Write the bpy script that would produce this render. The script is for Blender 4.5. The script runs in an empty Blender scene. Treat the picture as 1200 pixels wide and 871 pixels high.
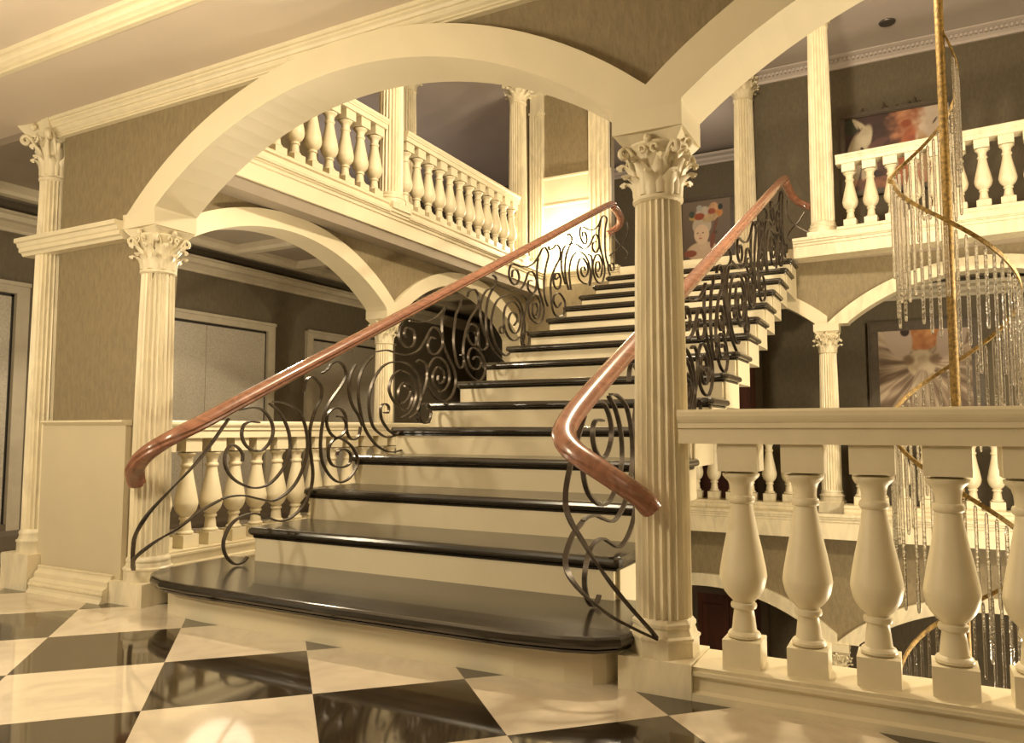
import bpy, math, random
from mathutils import Vector, Matrix, noise
random.seed(7)
PI = math.pi
S = 0.6                      # layout units -> metres (applied to everything at the end)
C = bpy.context.scene.collection

# ------------------------------------------------------------------ materials
def new_mat(name):
    m = bpy.data.materials.new(name); m.use_nodes = True
    nt = m.node_tree
    return m, nt, nt.nodes['Principled BSDF']

def mat(name, col, rough=0.5, metal=0.0, vary=0.0, scale=6.0, stretch=(1, 1, 1), bump=0.0, bscale=40.0, coat=0.0, spec=0.5, distort=0.5, col2=None):
    m, nt, b = new_mat(name)
    b.inputs['Base Color'].default_value = (*col, 1)
    b.inputs['Roughness'].default_value = rough
    b.inputs['Metallic'].default_value = metal
    b.inputs['Coat Weight'].default_value = coat
    b.inputs['Specular IOR Level'].default_value = spec
    tc = nt.nodes.new('ShaderNodeTexCoord')
    mp = nt.nodes.new('ShaderNodeMapping'); mp.inputs['Scale'].default_value = stretch
    nt.links.new(tc.outputs['Object'], mp.inputs['Vector'])
    if vary > 0 or col2:
        n = nt.nodes.new('ShaderNodeTexNoise'); n.inputs['Scale'].default_value = scale / S
        n.inputs['Detail'].default_value = 6; n.inputs['Distortion'].default_value = distort
        nt.links.new(mp.outputs['Vector'], n.inputs['Vector'])
        r = nt.nodes.new('ShaderNodeValToRGB')
        c2 = col2 if col2 else tuple(c * (1 - vary) for c in col)
        c1 = col if col2 else tuple(min(1, c * (1 + vary * .6)) for c in col)
        r.color_ramp.elements[0].position = .35; r.color_ramp.elements[0].color = (*c2, 1)
        r.color_ramp.elements[1].position = .65; r.color_ramp.elements[1].color = (*c1, 1)
        nt.links.new(n.outputs['Fac'], r.inputs['Fac']); nt.links.new(r.outputs['Color'], b.inputs['Base Color'])
    if bump > 0:
        n2 = nt.nodes.new('ShaderNodeTexNoise'); n2.inputs['Scale'].default_value = bscale / S; n2.inputs['Detail'].default_value = 3
        nt.links.new(mp.outputs['Vector'], n2.inputs['Vector'])
        bp = nt.nodes.new('ShaderNodeBump'); bp.inputs['Strength'].default_value = bump; bp.inputs['Distance'].default_value = .01
        nt.links.new(n2.outputs['Fac'], bp.inputs['Height']); nt.links.new(bp.outputs['Normal'], b.inputs['Normal'])
    return m

M = {}
M['cream'] = mat('cream_paint', (.74, .66, .47), .45, vary=.03, scale=2)
M['dado'] = mat('dado_paint', (.60, .52, .36), .45, vary=.03, scale=2)
M['marble'] = mat('cream_veined_stone', (.76, .68, .49), .4, vary=.14, scale=3.2, stretch=(1.5, 1.5, .5), distort=1.6)
M['stone'] = mat('cream_cast_stone', (.74, .66, .47), .42, vary=.04, scale=4, distort=1.0)
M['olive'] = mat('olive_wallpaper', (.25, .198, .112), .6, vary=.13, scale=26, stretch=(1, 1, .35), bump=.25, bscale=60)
M['olive_dark'] = mat('shaded_olive_wallpaper', (.115, .092, .056), .7, vary=.12, scale=20, stretch=(1, 1, .4), bump=.2, bscale=50)  # darker copy of olive, the halls' shade put into the colour
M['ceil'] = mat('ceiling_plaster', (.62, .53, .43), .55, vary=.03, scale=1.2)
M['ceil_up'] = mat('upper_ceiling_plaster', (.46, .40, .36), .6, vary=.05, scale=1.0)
M['granite'] = mat('black_granite', (.026, .020, .013), .23, vary=.6, scale=60, spec=.9, coat=.25)
M['iron'] = mat('dark_bronze_iron', (.085, .068, .052), .4, metal=.6, vary=.3, scale=20)
M['wood'] = mat('mahogany', (.30, .135, .082), .27, vary=.25, scale=9, stretch=(1, .25, 1), coat=.4, distort=2)
M['gold'] = mat('gilded_brass', (.27, .17, .045), .55, metal=.35, vary=.5, scale=30, bump=.3, bscale=90)
M['door_metal'] = mat('brushed_grey_door', (.40, .36, .29), .45, metal=.1, vary=.16, scale=40, bump=.2, bscale=120)
M['door_frame'] = mat('grey_door_frame', (.40, .35, .26), .5, vary=.06)
M['dark'] = mat('near_black', (.012, .009, .006), .6)
M['reddoor'] = mat('dark_red_wood', (.075, .020, .012), .45, vary=.3, scale=3, stretch=(2, 2, .3))
M['brown_base'] = mat('dark_brown_skirting', (.10, .075, .05), .4, vary=.1)
M['pframe'] = mat('dark_bronze_picture_frame', (.085, .062, .038), .5, vary=.2, scale=10)
M['hallceil'] = mat('shaded_hall_plaster', (.30, .25, .19), .6, vary=.08, scale=1.5)  # ceiling plaster darkened, hall shade painted in
M['halltrim'] = mat('shaded_hall_trim', (.46, .40, .29), .55, vary=.06)  # cream trim darkened for the shade of the halls
M['downlight'] = mat('downlight_metal', (.12, .11, .10), .35, metal=.7)

# crystal
m, nt, b = new_mat('cut_crystal')
b.inputs['Base Color'].default_value = (.98, .98, 1, 1); b.inputs['Roughness'].default_value = .02
b.inputs['IOR'].default_value = 1.65; b.inputs['Transmission Weight'].default_value = 1.0
n = nt.nodes.new('ShaderNodeTexNoise'); n.inputs['Scale'].default_value = 60
tc = nt.nodes.new('ShaderNodeTexCoord'); nt.links.new(tc.outputs['Object'], n.inputs['Vector'])
bp = nt.nodes.new('ShaderNodeBump'); bp.inputs['Strength'].default_value = .25; bp.inputs['Distance'].default_value = .01
nt.links.new(n.outputs['Fac'], bp.inputs['Height']); nt.links.new(bp.outputs['Normal'], b.inputs['Normal'])
M['crystal'] = m

# checkered marble floor (tiles turned 45 degrees, lattice node at (NX, NY), half diagonal T)
m, nt, b = new_mat('checkered_marble')
T_ = .626; NX, NY = -6.205, 4.016
tc = nt.nodes.new('ShaderNodeTexCoord'); sep = nt.nodes.new('ShaderNodeSeparateXYZ')
nt.links.new(tc.outputs['Object'], sep.inputs['Vector'])
def mth(op, a, bb=None):
    nd = nt.nodes.new('ShaderNodeMath'); nd.operation = op
    for i, v in enumerate((a, bb)):
        if v is None: continue
        if isinstance(v, (int, float)): nd.inputs[i].default_value = v
        else: nt.links.new(v, nd.inputs[i])
    return nd.outputs[0]
k = 1 / (2 * T_ * S)
xx = mth('SUBTRACT', sep.outputs['X'], NX * S); yy = mth('SUBTRACT', sep.outputs['Y'], NY * S)
uu = mth('MULTIPLY', mth('ADD', xx, yy), k); vv = mth('MULTIPLY', mth('SUBTRACT', xx, yy), k)
fu = mth('FLOOR', uu); fv = mth('FLOOR', vv)
par = mth('FLOORED_MODULO', mth('ADD', fu, fv), 2.0)
n = nt.nodes.new('ShaderNodeTexNoise'); n.inputs['Scale'].default_value = 3.2; n.inputs['Detail'].default_value = 8; n.inputs['Distortion'].default_value = 2.0
nt.links.new(tc.outputs['Object'], n.inputs['Vector'])
rw = nt.nodes.new('ShaderNodeValToRGB'); rw.color_ramp.elements[0].position = .3; rw.color_ramp.elements[0].color = (.56, .485, .375, 1)
rw.color_ramp.elements[1].position = .6; rw.color_ramp.elements[1].color = (.68, .59, .455, 1)
rd = nt.nodes.new('ShaderNodeValToRGB'); rd.color_ramp.elements[0].color = (.014, .010, .006, 1); rd.color_ramp.elements[1].color = (.040, .028, .016, 1)
nt.links.new(n.outputs['Fac'], rw.inputs['Fac']); nt.links.new(n.outputs['Fac'], rd.inputs['Fac'])
mx = nt.nodes.new('ShaderNodeMix'); mx.data_type = 'RGBA'
nt.links.new(par, mx.inputs['Factor']); nt.links.new(rw.outputs['Color'], mx.inputs['A']); nt.links.new(rd.outputs['Color'], mx.inputs['B'])
nt.links.new(mx.outputs['Result'], b.inputs['Base Color'])
b.inputs['Roughness'].default_value = .07; b.inputs['IOR'].default_value = 1.95; b.inputs['Coat Weight'].default_value = .3; b.inputs['Coat Roughness'].default_value = .05
M['checker'] = m

# painted canvas: colours stored per vertex
m, nt, b = new_mat('oil_paint')
at = nt.nodes.new('ShaderNodeAttribute'); at.attribute_name = 'paint'
nt.links.new(at.outputs['Color'], b.inputs['Base Color']); b.inputs['Roughness'].default_value = .55
M['paint'] = m

# ------------------------------------------------------------------ mesh builder
class MB:
    def __init__(s): s.v = []; s.f = []; s.sm = []
    def add(s, vs, fs, smooth=False):
        o = len(s.v); s.v += [tuple(p) for p in vs]; s.f += [tuple(i + o for i in f) for f in fs]; s.sm += [smooth] * len(fs); return s
    def box(s, x0, x1, y0, y1, z0, z1):
        return s.add([(x0,y0,z0),(x1,y0,z0),(x1,y1,z0),(x0,y1,z0),(x0,y0,z1),(x1,y0,z1),(x1,y1,z1),(x0,y1,z1)],
                     [(0,3,2,1),(4,5,6,7),(0,1,5,4),(1,2,6,5),(2,3,7,6),(3,0,4,7)])
    def loft(s, rings, smooth=False, cap=True, closed=True):
        n = len(rings[0]); vs = [p for r in rings for p in r]; fs = []
        for i in range(len(rings) - 1):
            for j in range(n if closed else n - 1):
                a, b_ = i*n + j, i*n + (j+1) % n
                fs.append((a, b_, b_ + n, a + n))
        s.add(vs, fs, smooth)
        if cap:
            s.add(rings[0], [tuple(range(n))[::-1]]); s.add(rings[-1], [tuple(range(n))])
        return s
    def lathe(s, prof, n=24, c=(0,0,0), smooth=True, rot=0, flute=0):
        rings = []
        for r, z in prof:
            ring = []
            for j in range(n):
                a = rot + 2*PI*j/n; rr = r
                if flute and j % 4 in (2,): rr = r * (1 - flute)
                elif flute and j % 4 in (1, 3): rr = r * (1 - flute*.62)
                ring.append((c[0] + rr*math.cos(a), c[1] + rr*math.sin(a), c[2] + z))
            rings.append(ring)
        return s.loft(rings, smooth)
    def prism(s, poly, axis, a0, a1):
        """poly in the two other axes: axis X -> (y,z), axis Y -> (x,z), axis Z -> (x,y)"""
        def P(p, a):
            return {'X': (a, p[0], p[1]), 'Y': (p[0], a, p[1]), 'Z': (p[0], p[1], a)}[axis]
        return s.loft([[P(p, a0) for p in poly], [P(p, a1) for p in poly]])
    def tube(s, path, r, n=8, smooth=True):
        path = [Vector(p) for p in path]; rings = []
        prev = None
        for i, p in enumerate(path):
            t = (path[min(i+1, len(path)-1)] - path[max(i-1, 0)]).normalized()
            if prev is None:
                u = t.cross(Vector((0,0,1)));
                if u.length < 1e-3: u = Vector((1,0,0))
            else: u = prev - t*prev.dot(t)
            u.normalize(); prev = u; w = t.cross(u)
            rr = r[i] if isinstance(r, (list, tuple)) else r
            rings.append([p + (u*math.cos(2*PI*j/n) + w*math.sin(2*PI*j/n))*rr for j in range(n)])
        return s.loft(rings, smooth)
    def sweep(s, prof, path, smooth=False):
        """prof (side, up); side frame stays horizontal"""
        path = [Vector(p) for p in path]; rings = []
        for i, p in enumerate(path):
            t = (path[min(i+1, len(path)-1)] - path[max(i-1, 0)]).normalized()
            sd = t.cross(Vector((0,0,1))).normalized(); up = sd.cross(t)
            rings.append([p + sd*a + up*b_ for a, b_ in prof])
        return s.loft(rings, smooth)
    def ribbon(s, path, w, th, wdir):
        """flat bar: w along wdir, th across the path inside its plane"""
        path = [Vector(p) for p in path]; rings = []; wdirs = wdir if isinstance(wdir, list) else [wdir]*len(path)
        for i, p in enumerate(path):
            t = (path[min(i+1, len(path)-1)] - path[max(i-1, 0)]).normalized()
            wd = Vector(wdirs[i]).normalized(); nrm = t.cross(wd)
            if nrm.length < 1e-4: nrm = Vector((0,0,1))
            nrm.normalize()
            rings.append([p + wd*w/2 + nrm*th/2, p - wd*w/2 + nrm*th/2, p - wd*w/2 - nrm*th/2, p + wd*w/2 - nrm*th/2])
        return s.loft(rings, True)
    def mesh(s, name, mt, off=(0,0,0)):
        me = bpy.data.meshes.new(name)
        me.from_pydata([(p[0]-off[0], p[1]-off[1], p[2]-off[2]) for p in s.v], [], s.f)
        me.polygons.foreach_set('use_smooth', s.sm)
        me.materials.append(mt); me.update()
        import bmesh
        bm = bmesh.new(); bm.from_mesh(me)
        bmesh.ops.remove_doubles(bm, verts=bm.verts, dist=1e-5)
        bmesh.ops.recalc_face_normals(bm, faces=bm.faces)
        for e in bm.edges:
            if len(e.link_faces) == 2 and e.calc_face_angle(0) > .7: e.smooth = False
        bm.to_mesh(me); bm.free()
        return me

def link(name, me, parent=None, loc=(0,0,0)):
    o = bpy.data.objects.new(name, me); C.objects.link(o)
    if parent: o.parent = parent
    o.location = loc
    return o
WL = {}
def part(name, mb, mt, parent, label=None, kind=None):
    o = link(name, mb.mesh(name, mt, WL[parent.name]), parent)
    WL[o.name] = WL[parent.name]
    if label: o['label'] = label
    if kind: o['kind'] = kind
    return o
def thing(name, label, cat, loc, group=None):
    o = bpy.data.objects.new(name, None); C.objects.link(o); o.location = loc
    o.empty_display_size = .1
    WL[o.name] = tuple(loc); o['label'] = label; o['category'] = cat
    if group: o['group'] = group
    return o
def struct(name, mb, mt, label=None):
    o = link(name, mb.mesh(name, mt)); o['kind'] = 'structure'
    WL[o.name] = (0,0,0)
    if label: o['label'] = label
    return o

def catmull(pts, sub=6):
    pts = [Vector(p) for p in pts]; out = []
    P = [pts[0]*2 - pts[1]] + pts + [pts[-1]*2 - pts[-2]]
    for i in range(1, len(P)-2):
        p0, p1, p2, p3 = P[i-1:i+3]
        for k_ in range(sub):
            t = k_/sub
            out.append(.5*((2*p1) + (p2-p0)*t + (2*p0-5*p1+4*p2-p3)*t*t + (3*p1-p0-3*p2+p3)*t**3))
    out.append(pts[-1]); return out

# ------------------------------------------------------------------ camera (layout units)
F_PX, YAW, PITCH, EYE = 890.5, math.radians(27.9), math.radians(4.312), 1.5
cf = Vector((-math.sin(YAW)*math.cos(PITCH), math.cos(YAW)*math.cos(PITCH), math.sin(PITCH)))
cr = Vector((math.cos(YAW), math.sin(YAW), 0)); cu = cr.cross(cf)
cam_d = bpy.data.cameras.new('camera'); cam = bpy.data.objects.new('camera', cam_d); C.objects.link(cam)
cam_d.sensor_width = 36; cam_d.sensor_fit = 'HORIZONTAL'; cam_d.lens = 36*F_PX/1200
cam_d.clip_start = .05; cam_d.clip_end = 200
cam.matrix_world = Matrix(((cr.x, cu.x, -cf.x, 0), (cr.y, cu.y, -cf.y, 0), (cr.z, cu.z, -cf.z, EYE), (0,0,0,1)))
bpy.context.scene.camera = cam
# ray through a photograph point (used once, to measure the scroll work onto its real plane)
def ray(x, y): return cf + cr*((x-600)/F_PX) + cu*((435.5-y)/F_PX)

# ------------------------------------------------------------------ key dimensions
XA, XB, YC = -6.0, -1.36, 4.5          # column A, column B, their row
Z1 = 4.87                              # upper floor
ZL = -5.71                             # lower floor
RI, RO, ZC = 3.295, 3.53, .90          # arch radii and arc centre height
HI, HO = 2.105, 2.32

def arc_z(c, R, u): return ZC + math.sqrt(max(0, R*R - (u-c)**2))

def arch_band(c, axis, t0, t1, z0=0, n=36, ho0=HO, ho1=HO):
    """moulded band of one arch, from pier centre to pier centre"""
    us = [c - ho0 + (ho0+ho1)*i/n for i in range(n+1)] + [c-HI, c+HI, c-HI-.002, c+HI+.002]
    us = sorted(u for u in us if c-ho0-1e-6 <= u <= c+ho1+1e-6)
    mb = MB(); rings = []
    for u in us:
        zb = arc_z(c, RI, u) if abs(u-c) <= HI else 3.41
        zt = arc_z(c, RO, u)
        zb += z0; zt += z0
        q = [(t0, zb), (t1, zb), (t1, zt), (t0, zt)]
        rings.append([(u, a, b_) if axis == 'X' else (a, u, b_) for a, b_ in q])
    return mb.loft(rings)

def arch_wall(u0, u1, centers, axis, t0, t1, ztop, z0=0, solid=(), n=30, zbase=0.0):
    """wall above a row of arches; u ranges in solid reach the floor"""
    us = {u0, u1}
    for c in centers:
        for i in range(n+1):
            u = c - HI - .1 + (2*HI + .2)*i/n
            if u0 <= u <= u1: us.add(u)
    for a, b_ in solid:
        for u in (a, b_, a+1e-3, b_-1e-3):
            if u0 <= u <= u1: us.add(u)
    rings = []
    for u in sorted(us):
        zb = 3.44 + z0
        for c in centers:
            if abs(u-c) <= HI+.1: zb = max(3.44, arc_z(c, RI+.09, u)) + z0
        for a, b_ in solid:
            if a - 1e-6 <= u <= b_ + 1e-6: zb = zbase
        q = [(t0, zb), (t1, zb), (t1, ztop), (t0, ztop)]
        rings.append([(u, a, b_) if axis == 'X' else (a, u, b_) for a, b_ in q])
    return MB().loft(rings)

# ------------------------------------------------------------------ SETTING
# floors
struct('floor', MB().box(-12, 8, -5, 4.70, -.3, 0), M['checker'])
struct('floor.001', MB().box(-12, -7.2, 4.70, 17.2, -.28, 0), M['checker'])
def fascia(axis, face, sgn, a0, a1, z, ztop, zbot, depth):
    """moulded slab edge; face = coordinate of the outer face, sgn = direction the face looks"""
    d = lambda k_: face - sgn*k_
    pr = [(d(0), ztop), (d(0), ztop-.05), (d(.03), ztop-.06), (d(.03), ztop-.09), (d(.06), ztop-.10), (d(.06), ztop-.14),
          (d(.085), ztop-.15), (d(.085), zbot), (d(depth), zbot), (d(depth), ztop)]
    return MB().prism(pr, 'Y' if axis == 'X' else 'X', a0, a1)
struct('trim_1', fascia('X', -7.08, 1, 4.72, 14.93, 0, .03, -.40, .12), M['stone'])
struct('floor.002', MB().box(-14, 9, 14.42, 22, -.30, 0), M['brown_base'])
struct('trim_2', fascia('Y', 14.30, -1, -7.08, 9, 0, .03, -.41, .15), M['marble'])
struct('floor.003', MB().box(-24, 9, -1, 22, ZL-.2, ZL), M['checker'])
# upper floor slabs
struct('floor.004', MB().box(-24, -7.2, 4.72, 30, 4.60, Z1), M['ceil'])
struct('floor.005', MB().box(-7.2, -5.4, 15.05, 30, 4.60, Z1).box(-5.4, -1.87, 15.0, 30, 4.60, Z1), M['ceil'])
struct('floor.006', MB().prism([(-1.87, 14.52), (9, 13.28), (9, 22), (-1.87, 22)], 'Z', 4.60, Z1), M['ceil'])
struct('trim_3', fascia('X', -7.08, 1, 4.72, 15.0, 0, 4.94, 4.58, .40), M['cream'])
struct('trim_4', fascia('Y', 14.93, -1, -7.08, -5.40, 0, 4.94, 4.58, .40), M['cream'])
g5 = struct('trim_5', fascia('Y', 14.38, -1, -1.86, 9, 0, 4.94, 4.59, .55), M['marble'])
rg = Matrix.Translation((-1.86, 14.38, 0)) @ Matrix.Rotation(math.radians(-6.5), 4, 'Z') @ Matrix.Translation((1.86, -14.38, 0))
g5.data.transform(rg)

# front arcade (the wall with the great arch)
cs = [-3.68, .96, 5.60]
struct('wall_front', arch_wall(-7.30, 8.0, cs, 'X', 4.385, 4.64, 9.4, solid=((-7.30, -6.12),)), M['olive'])
for i, c in enumerate(cs):
    struct('trim_%d' % (6+i), arch_band(c, 'X', 4.28, 4.72, ho0=2.49 if i == 0 else HO), M['cream'])
# dado on the stub wall, baseboard, chair rail, impost
struct('trim_9', MB().box(-7.36, -6.14, 4.335, 4.39, 0, 1.55), M['dado'])
struct('trim_10', MB().prism([(4.33,1.58),(4.29,1.575),(4.285,1.56),(4.31,1.545),(4.33,1.53),(4.39,1.53),(4.39,1.58)], 'X', -7.33, -6.13), M['stone'])
bb = MB().prism([(4.33,.22),(4.31,.22),(4.30,.19),(4.27,.17),(4.27,.13),(4.23,.11),(4.22,.03),(4.20,0),(4.36,0),(4.36,.22)], 'X', -7.29, -6.22)
for i in range(46):
    x = -7.28 + i*.0235
    bb.lathe([(.002,.0),(.011,.004),(.013,.012),(.010,.022),(.002,.026)], 6, (x, 4.31, .21), True)
    bb.lathe([(.002,.0),(.012,.006),(.013,.016),(.008,.03),(.002,.034)], 6, (x, 4.225, .06), True)
struct('baseboard_front', bb, M['stone'])
imp = [(4.39,3.36),(4.20,3.36),(4.20,3.32),(4.225,3.315),(4.235,3.28),(4.25,3.27),(4.25,3.235),(4.275,3.225),(4.29,3.20),(4.39,3.20)]
struct('trim_11', MB().prism(imp, 'X', -7.76, -6.215), M['stone'])
crown = [(4.39,4.355),(4.335,4.355),(4.335,4.37),(4.320,4.372),(4.320,4.385),(4.300,4.395),(4.285,4.41),(4.285,4.425),(4.270,4.427),(4.255,4.445),(4.235,4.455),(4.235,4.47),(4.215,4.472),(4.200,4.485),(4.200,4.51),(4.39,4.51)]
struct('trim_12', MB().prism(crown, 'X', -7.40, 8.0), M['stone'])
# camera-room ceiling with the raised tray
struct('ceiling', MB().box(-8.8, 8, 3.47, 4.37, 4.495, 4.9), M['ceil'])
struct('ceiling.001', MB().box(-12, 8, -5, 3.47, 4.61, 4.9), M['ceil'])
tray = [(3.50,4.485),(3.46,4.485),(3.46,4.505),(3.435,4.51),(3.435,4.53),(3.415,4.54),(3.40,4.56),(3.40,4.575),(3.375,4.58),(3.365,4.62),(3.50,4.62)]
struct('trim_13', MB().prism(tray, 'X', -8.8, 8.0), M['stone'])
# left hall: wall with doors, dim ceiling, trims
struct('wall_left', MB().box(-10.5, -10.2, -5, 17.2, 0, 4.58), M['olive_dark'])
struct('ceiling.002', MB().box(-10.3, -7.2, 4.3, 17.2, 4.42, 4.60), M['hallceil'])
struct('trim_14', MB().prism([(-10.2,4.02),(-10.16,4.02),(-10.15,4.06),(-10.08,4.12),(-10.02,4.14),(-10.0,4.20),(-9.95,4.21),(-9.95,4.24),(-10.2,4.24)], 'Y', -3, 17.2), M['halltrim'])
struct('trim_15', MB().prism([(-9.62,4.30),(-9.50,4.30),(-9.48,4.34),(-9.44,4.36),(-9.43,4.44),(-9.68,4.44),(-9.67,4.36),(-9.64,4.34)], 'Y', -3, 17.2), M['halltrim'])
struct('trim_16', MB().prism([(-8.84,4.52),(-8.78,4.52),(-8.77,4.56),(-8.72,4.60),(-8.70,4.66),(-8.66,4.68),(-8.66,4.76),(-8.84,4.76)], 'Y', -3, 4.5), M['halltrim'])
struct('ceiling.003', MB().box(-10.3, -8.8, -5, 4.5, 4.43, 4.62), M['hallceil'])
for i in range(9):
    y = 5.9 + 1.35*i
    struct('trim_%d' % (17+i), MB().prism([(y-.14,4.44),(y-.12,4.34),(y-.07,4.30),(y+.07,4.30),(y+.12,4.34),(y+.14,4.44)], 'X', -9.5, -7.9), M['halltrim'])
# carved skirting of the hall wall
struct('baseboard_left', MB().prism([(-10.2,.30),(-10.14,.30),(-10.13,.22),(-10.08,.16),(-10.06,.05),(-10.0,0),(-10.2,0)], 'Y', -3, 17.2), M['brown_base'])
def door(n, y0, y1, x=-10.2, h=3.36):
    f = MB()
    f.box(x, x+.07, y0, y0+.16, 0, h).box(x, x+.07, y1-.16, y1, 0, h).box(x, x+.07, y0+.16, y1-.16, h-.13, h)
    f.box(x+.07, x+.10, y0, y1, h-.03, h+.02)
    o = struct('door_%d' % n, f, M['door_frame'])
    d = MB().box(x-.02, x+.02, y0+.2, (y0+y1)/2-.004, .02, h-.17).box(x-.02, x+.02, (y0+y1)/2+.004, y1-.2, .02, h-.17)
    part('door_leaf', d, M['door_metal'], o)
    g = MB().box(x-.03, x+.005, y0+.16, y0+.2, .02, h-.14).box(x-.03, x+.005, y1-.2, y1-.16, .02, h-.14).box(x-.03, x+.005, y0+.16, y1-.16, h-.17, h-.13)  # solid strips round the leaves, gap shade painted near-black
    part('door_gap_shade', g, M['dark'], o)
door(1, 4.05, 5.72); door(2, 7.1, 10.03); door(3, 10.85, 13.6)

# left arcade under the balcony
ca = [7.68, 12.32]
struct('wall_arcade', arch_wall(4.66, 15.3, ca, 'Y', -7.82, -7.52, 4.62, solid=((4.66, 5.14), (14.84, 15.3))), M['olive'])
struct('trim_26', arch_band(7.68, 'Y', -7.88, -7.46), M['cream'])
struct('trim_27', arch_band(12.32, 'Y', -7.88, -7.46), M['cream'])
struct('trim_28', MB().box(-7.88, -7.46, 14.43, 14.66, 0, 3.41), M['cream'])
# back arcade, ground level
cb = [-3.68, 1.10, 5.9]
struct('wall_back', arch_wall(-7.8, 9, cb, 'X', 14.98, 15.25, 4.62, solid=((-7.8, -6.1),)), M['olive'])
struct('trim_29', arch_band(-3.68, 'X', 14.90, 15.33), M['cream'])
struct('trim_30', arch_band(1.10, 'X', 14.90, 15.33, ho0=2.46, ho1=2.46), M['marble'])
# back arcade, lower level
struct('wall_back.001', arch_wall(-7.8, 9, cb, 'X', 14.98, 15.25, -.28, z0=ZL, solid=((-7.8, -6.1),), zbase=ZL), M['olive'])
struct('trim_31', arch_band(-3.68, 'X', 14.90, 15.33, z0=ZL), M['marble'])
struct('trim_32', arch_band(1.10, 'X', 14.90, 15.33, z0=ZL, ho0=2.46, ho1=2.46), M['marble'])
# rear wall of the right-hand galleries, three storeys
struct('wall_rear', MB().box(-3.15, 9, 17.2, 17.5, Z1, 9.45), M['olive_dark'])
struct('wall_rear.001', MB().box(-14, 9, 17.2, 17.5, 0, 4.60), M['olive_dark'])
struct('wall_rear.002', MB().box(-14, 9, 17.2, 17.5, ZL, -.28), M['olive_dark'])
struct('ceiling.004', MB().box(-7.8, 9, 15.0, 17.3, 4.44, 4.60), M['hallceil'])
rc = lambda z, y=17.2: [(y, z), (y-.05, z), (y-.06, z+.05), (y-.13, z+.10), (y-.15, z+.16), (y-.26, z+.20), (y-.27, z+.26), (y, z+.26)]
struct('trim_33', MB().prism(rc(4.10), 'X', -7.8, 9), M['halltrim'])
cm = MB().prism(rc(9.18), 'X', -2.90, 9)
for i in range(110): cm.box(-2.86 + i*.085, -2.86 + i*.085 + .045, 17.2-.20, 17.2-.13, 9.27, 9.33)
struct('trim_34', cm, M['ceil_up'])
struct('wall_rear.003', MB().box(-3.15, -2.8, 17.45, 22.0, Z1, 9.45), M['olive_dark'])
# dark red double doors on the rear wall, behind the stair
def red_door(n, z0, h):
    f = MB().box(-4.55, -4.40, 17.08, 17.2, z0, z0+h).box(-3.05, -2.90, 17.08, 17.2, z0, z0+h).box(-4.40, -3.05, 17.08, 17.2, z0+h-.15, z0+h)
    o = struct('door_%d' % n, f, M['brown_base'])
    for s_, (a, b_) in enumerate(((-4.4, -3.73), (-3.72, -3.05))):
        d = MB().box(a, b_, 17.12, 17.18, z0, z0+h-.15)
        for zz in (z0+.25, z0+h*.52): d.box(a+.12, b_-.12, 17.09, 17.125, zz, zz+h*.38)
        part('door_leaf', d, M['reddoor'], o)
red_door(4, 0, 3.75); red_door(5, ZL, 3.75)

# upper level: wing wall beside the landing, far portrait wall, walls
struct('wall_landing', MB().box(-7.9, -5.66, 15.25, 15.5, Z1, 9.45), M['olive'])
wd = MB().box(-7.5, -5.64, 15.20, 15.26, Z1, 7.15)
wd.prism([(15.20,6.52),(15.17,6.51),(15.17,6.48),(15.20,6.46)], 'X', -7.3, -5.9)
wd.prism([(15.21,7.15),(15.17,7.15),(15.17,7.11),(15.21,7.09)], 'X', -7.3, -5.9)
wd.prism([(15.20,5.10),(15.15,5.08),(15.13,4.87),(15.20,4.87)], 'X', -7.3, -5.9)
struct('trim_35', wd, M['cream'])
def pilaster(n, x0, x1, y, z0=Z1, z1=9.2):
    mb = MB().box(x0, x1, y-.10, y+.05, z0, z1)
    w = (x1-x0); k_ = 4
    for i in range(k_+1):
        a = x0 + w*(.06 + .88*i/k_) - w*.055
        mb.box(a, a+w*.11, y-.125, y-.10, z0+.45, z1-.6)
    mb.box(x0-.03, x1+.03, y-.14, y+.05, z0, z0+.30).box(x0-.02, x1+.02, y-.13, y+.05, z0+.30, z0+.38)
    mb.box(x0-.02, x1+.02, y-.13, y+.05, z1-.55, z1-.50).box(x0-.05, x1+.05, y-.17, y+.05, z1-.10, z1)
    struct('trim_%d' % n, mb, M['marble'])
pilaster(36, -7.56, -7.24, 15.25); pilaster(37, -6.12, -5.66, 15.25)
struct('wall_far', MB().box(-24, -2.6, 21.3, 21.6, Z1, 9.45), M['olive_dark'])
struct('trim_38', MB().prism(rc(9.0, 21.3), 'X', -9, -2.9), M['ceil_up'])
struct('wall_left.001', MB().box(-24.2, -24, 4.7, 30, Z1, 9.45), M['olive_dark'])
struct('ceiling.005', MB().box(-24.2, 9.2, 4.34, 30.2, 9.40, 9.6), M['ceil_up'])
struct('wall_left.002', MB().box(-11.5, -11.2, 4.7, 12.2, Z1, 9.45), M['olive'])
# outer shell of the stair hall and of the camera room
struct('wall_right', MB().box(9, 9.2, 4.3, 22, ZL-.2, 9.5), M['olive'])
struct('wall_right.001', MB().box(8, 8.2, -5, 4.4, 0, 4.9), M['olive'])
struct('wall_south', MB().box(-12.2, 8.2, -5.2, -5, 0, 4.9), M['olive'])
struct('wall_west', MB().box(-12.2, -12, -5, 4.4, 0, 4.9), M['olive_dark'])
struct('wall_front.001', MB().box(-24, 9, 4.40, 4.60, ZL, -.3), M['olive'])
struct('wall_left.003', MB().box(-24.2, -24, -1, 22, ZL, -.3), M['olive_dark'])

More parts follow.
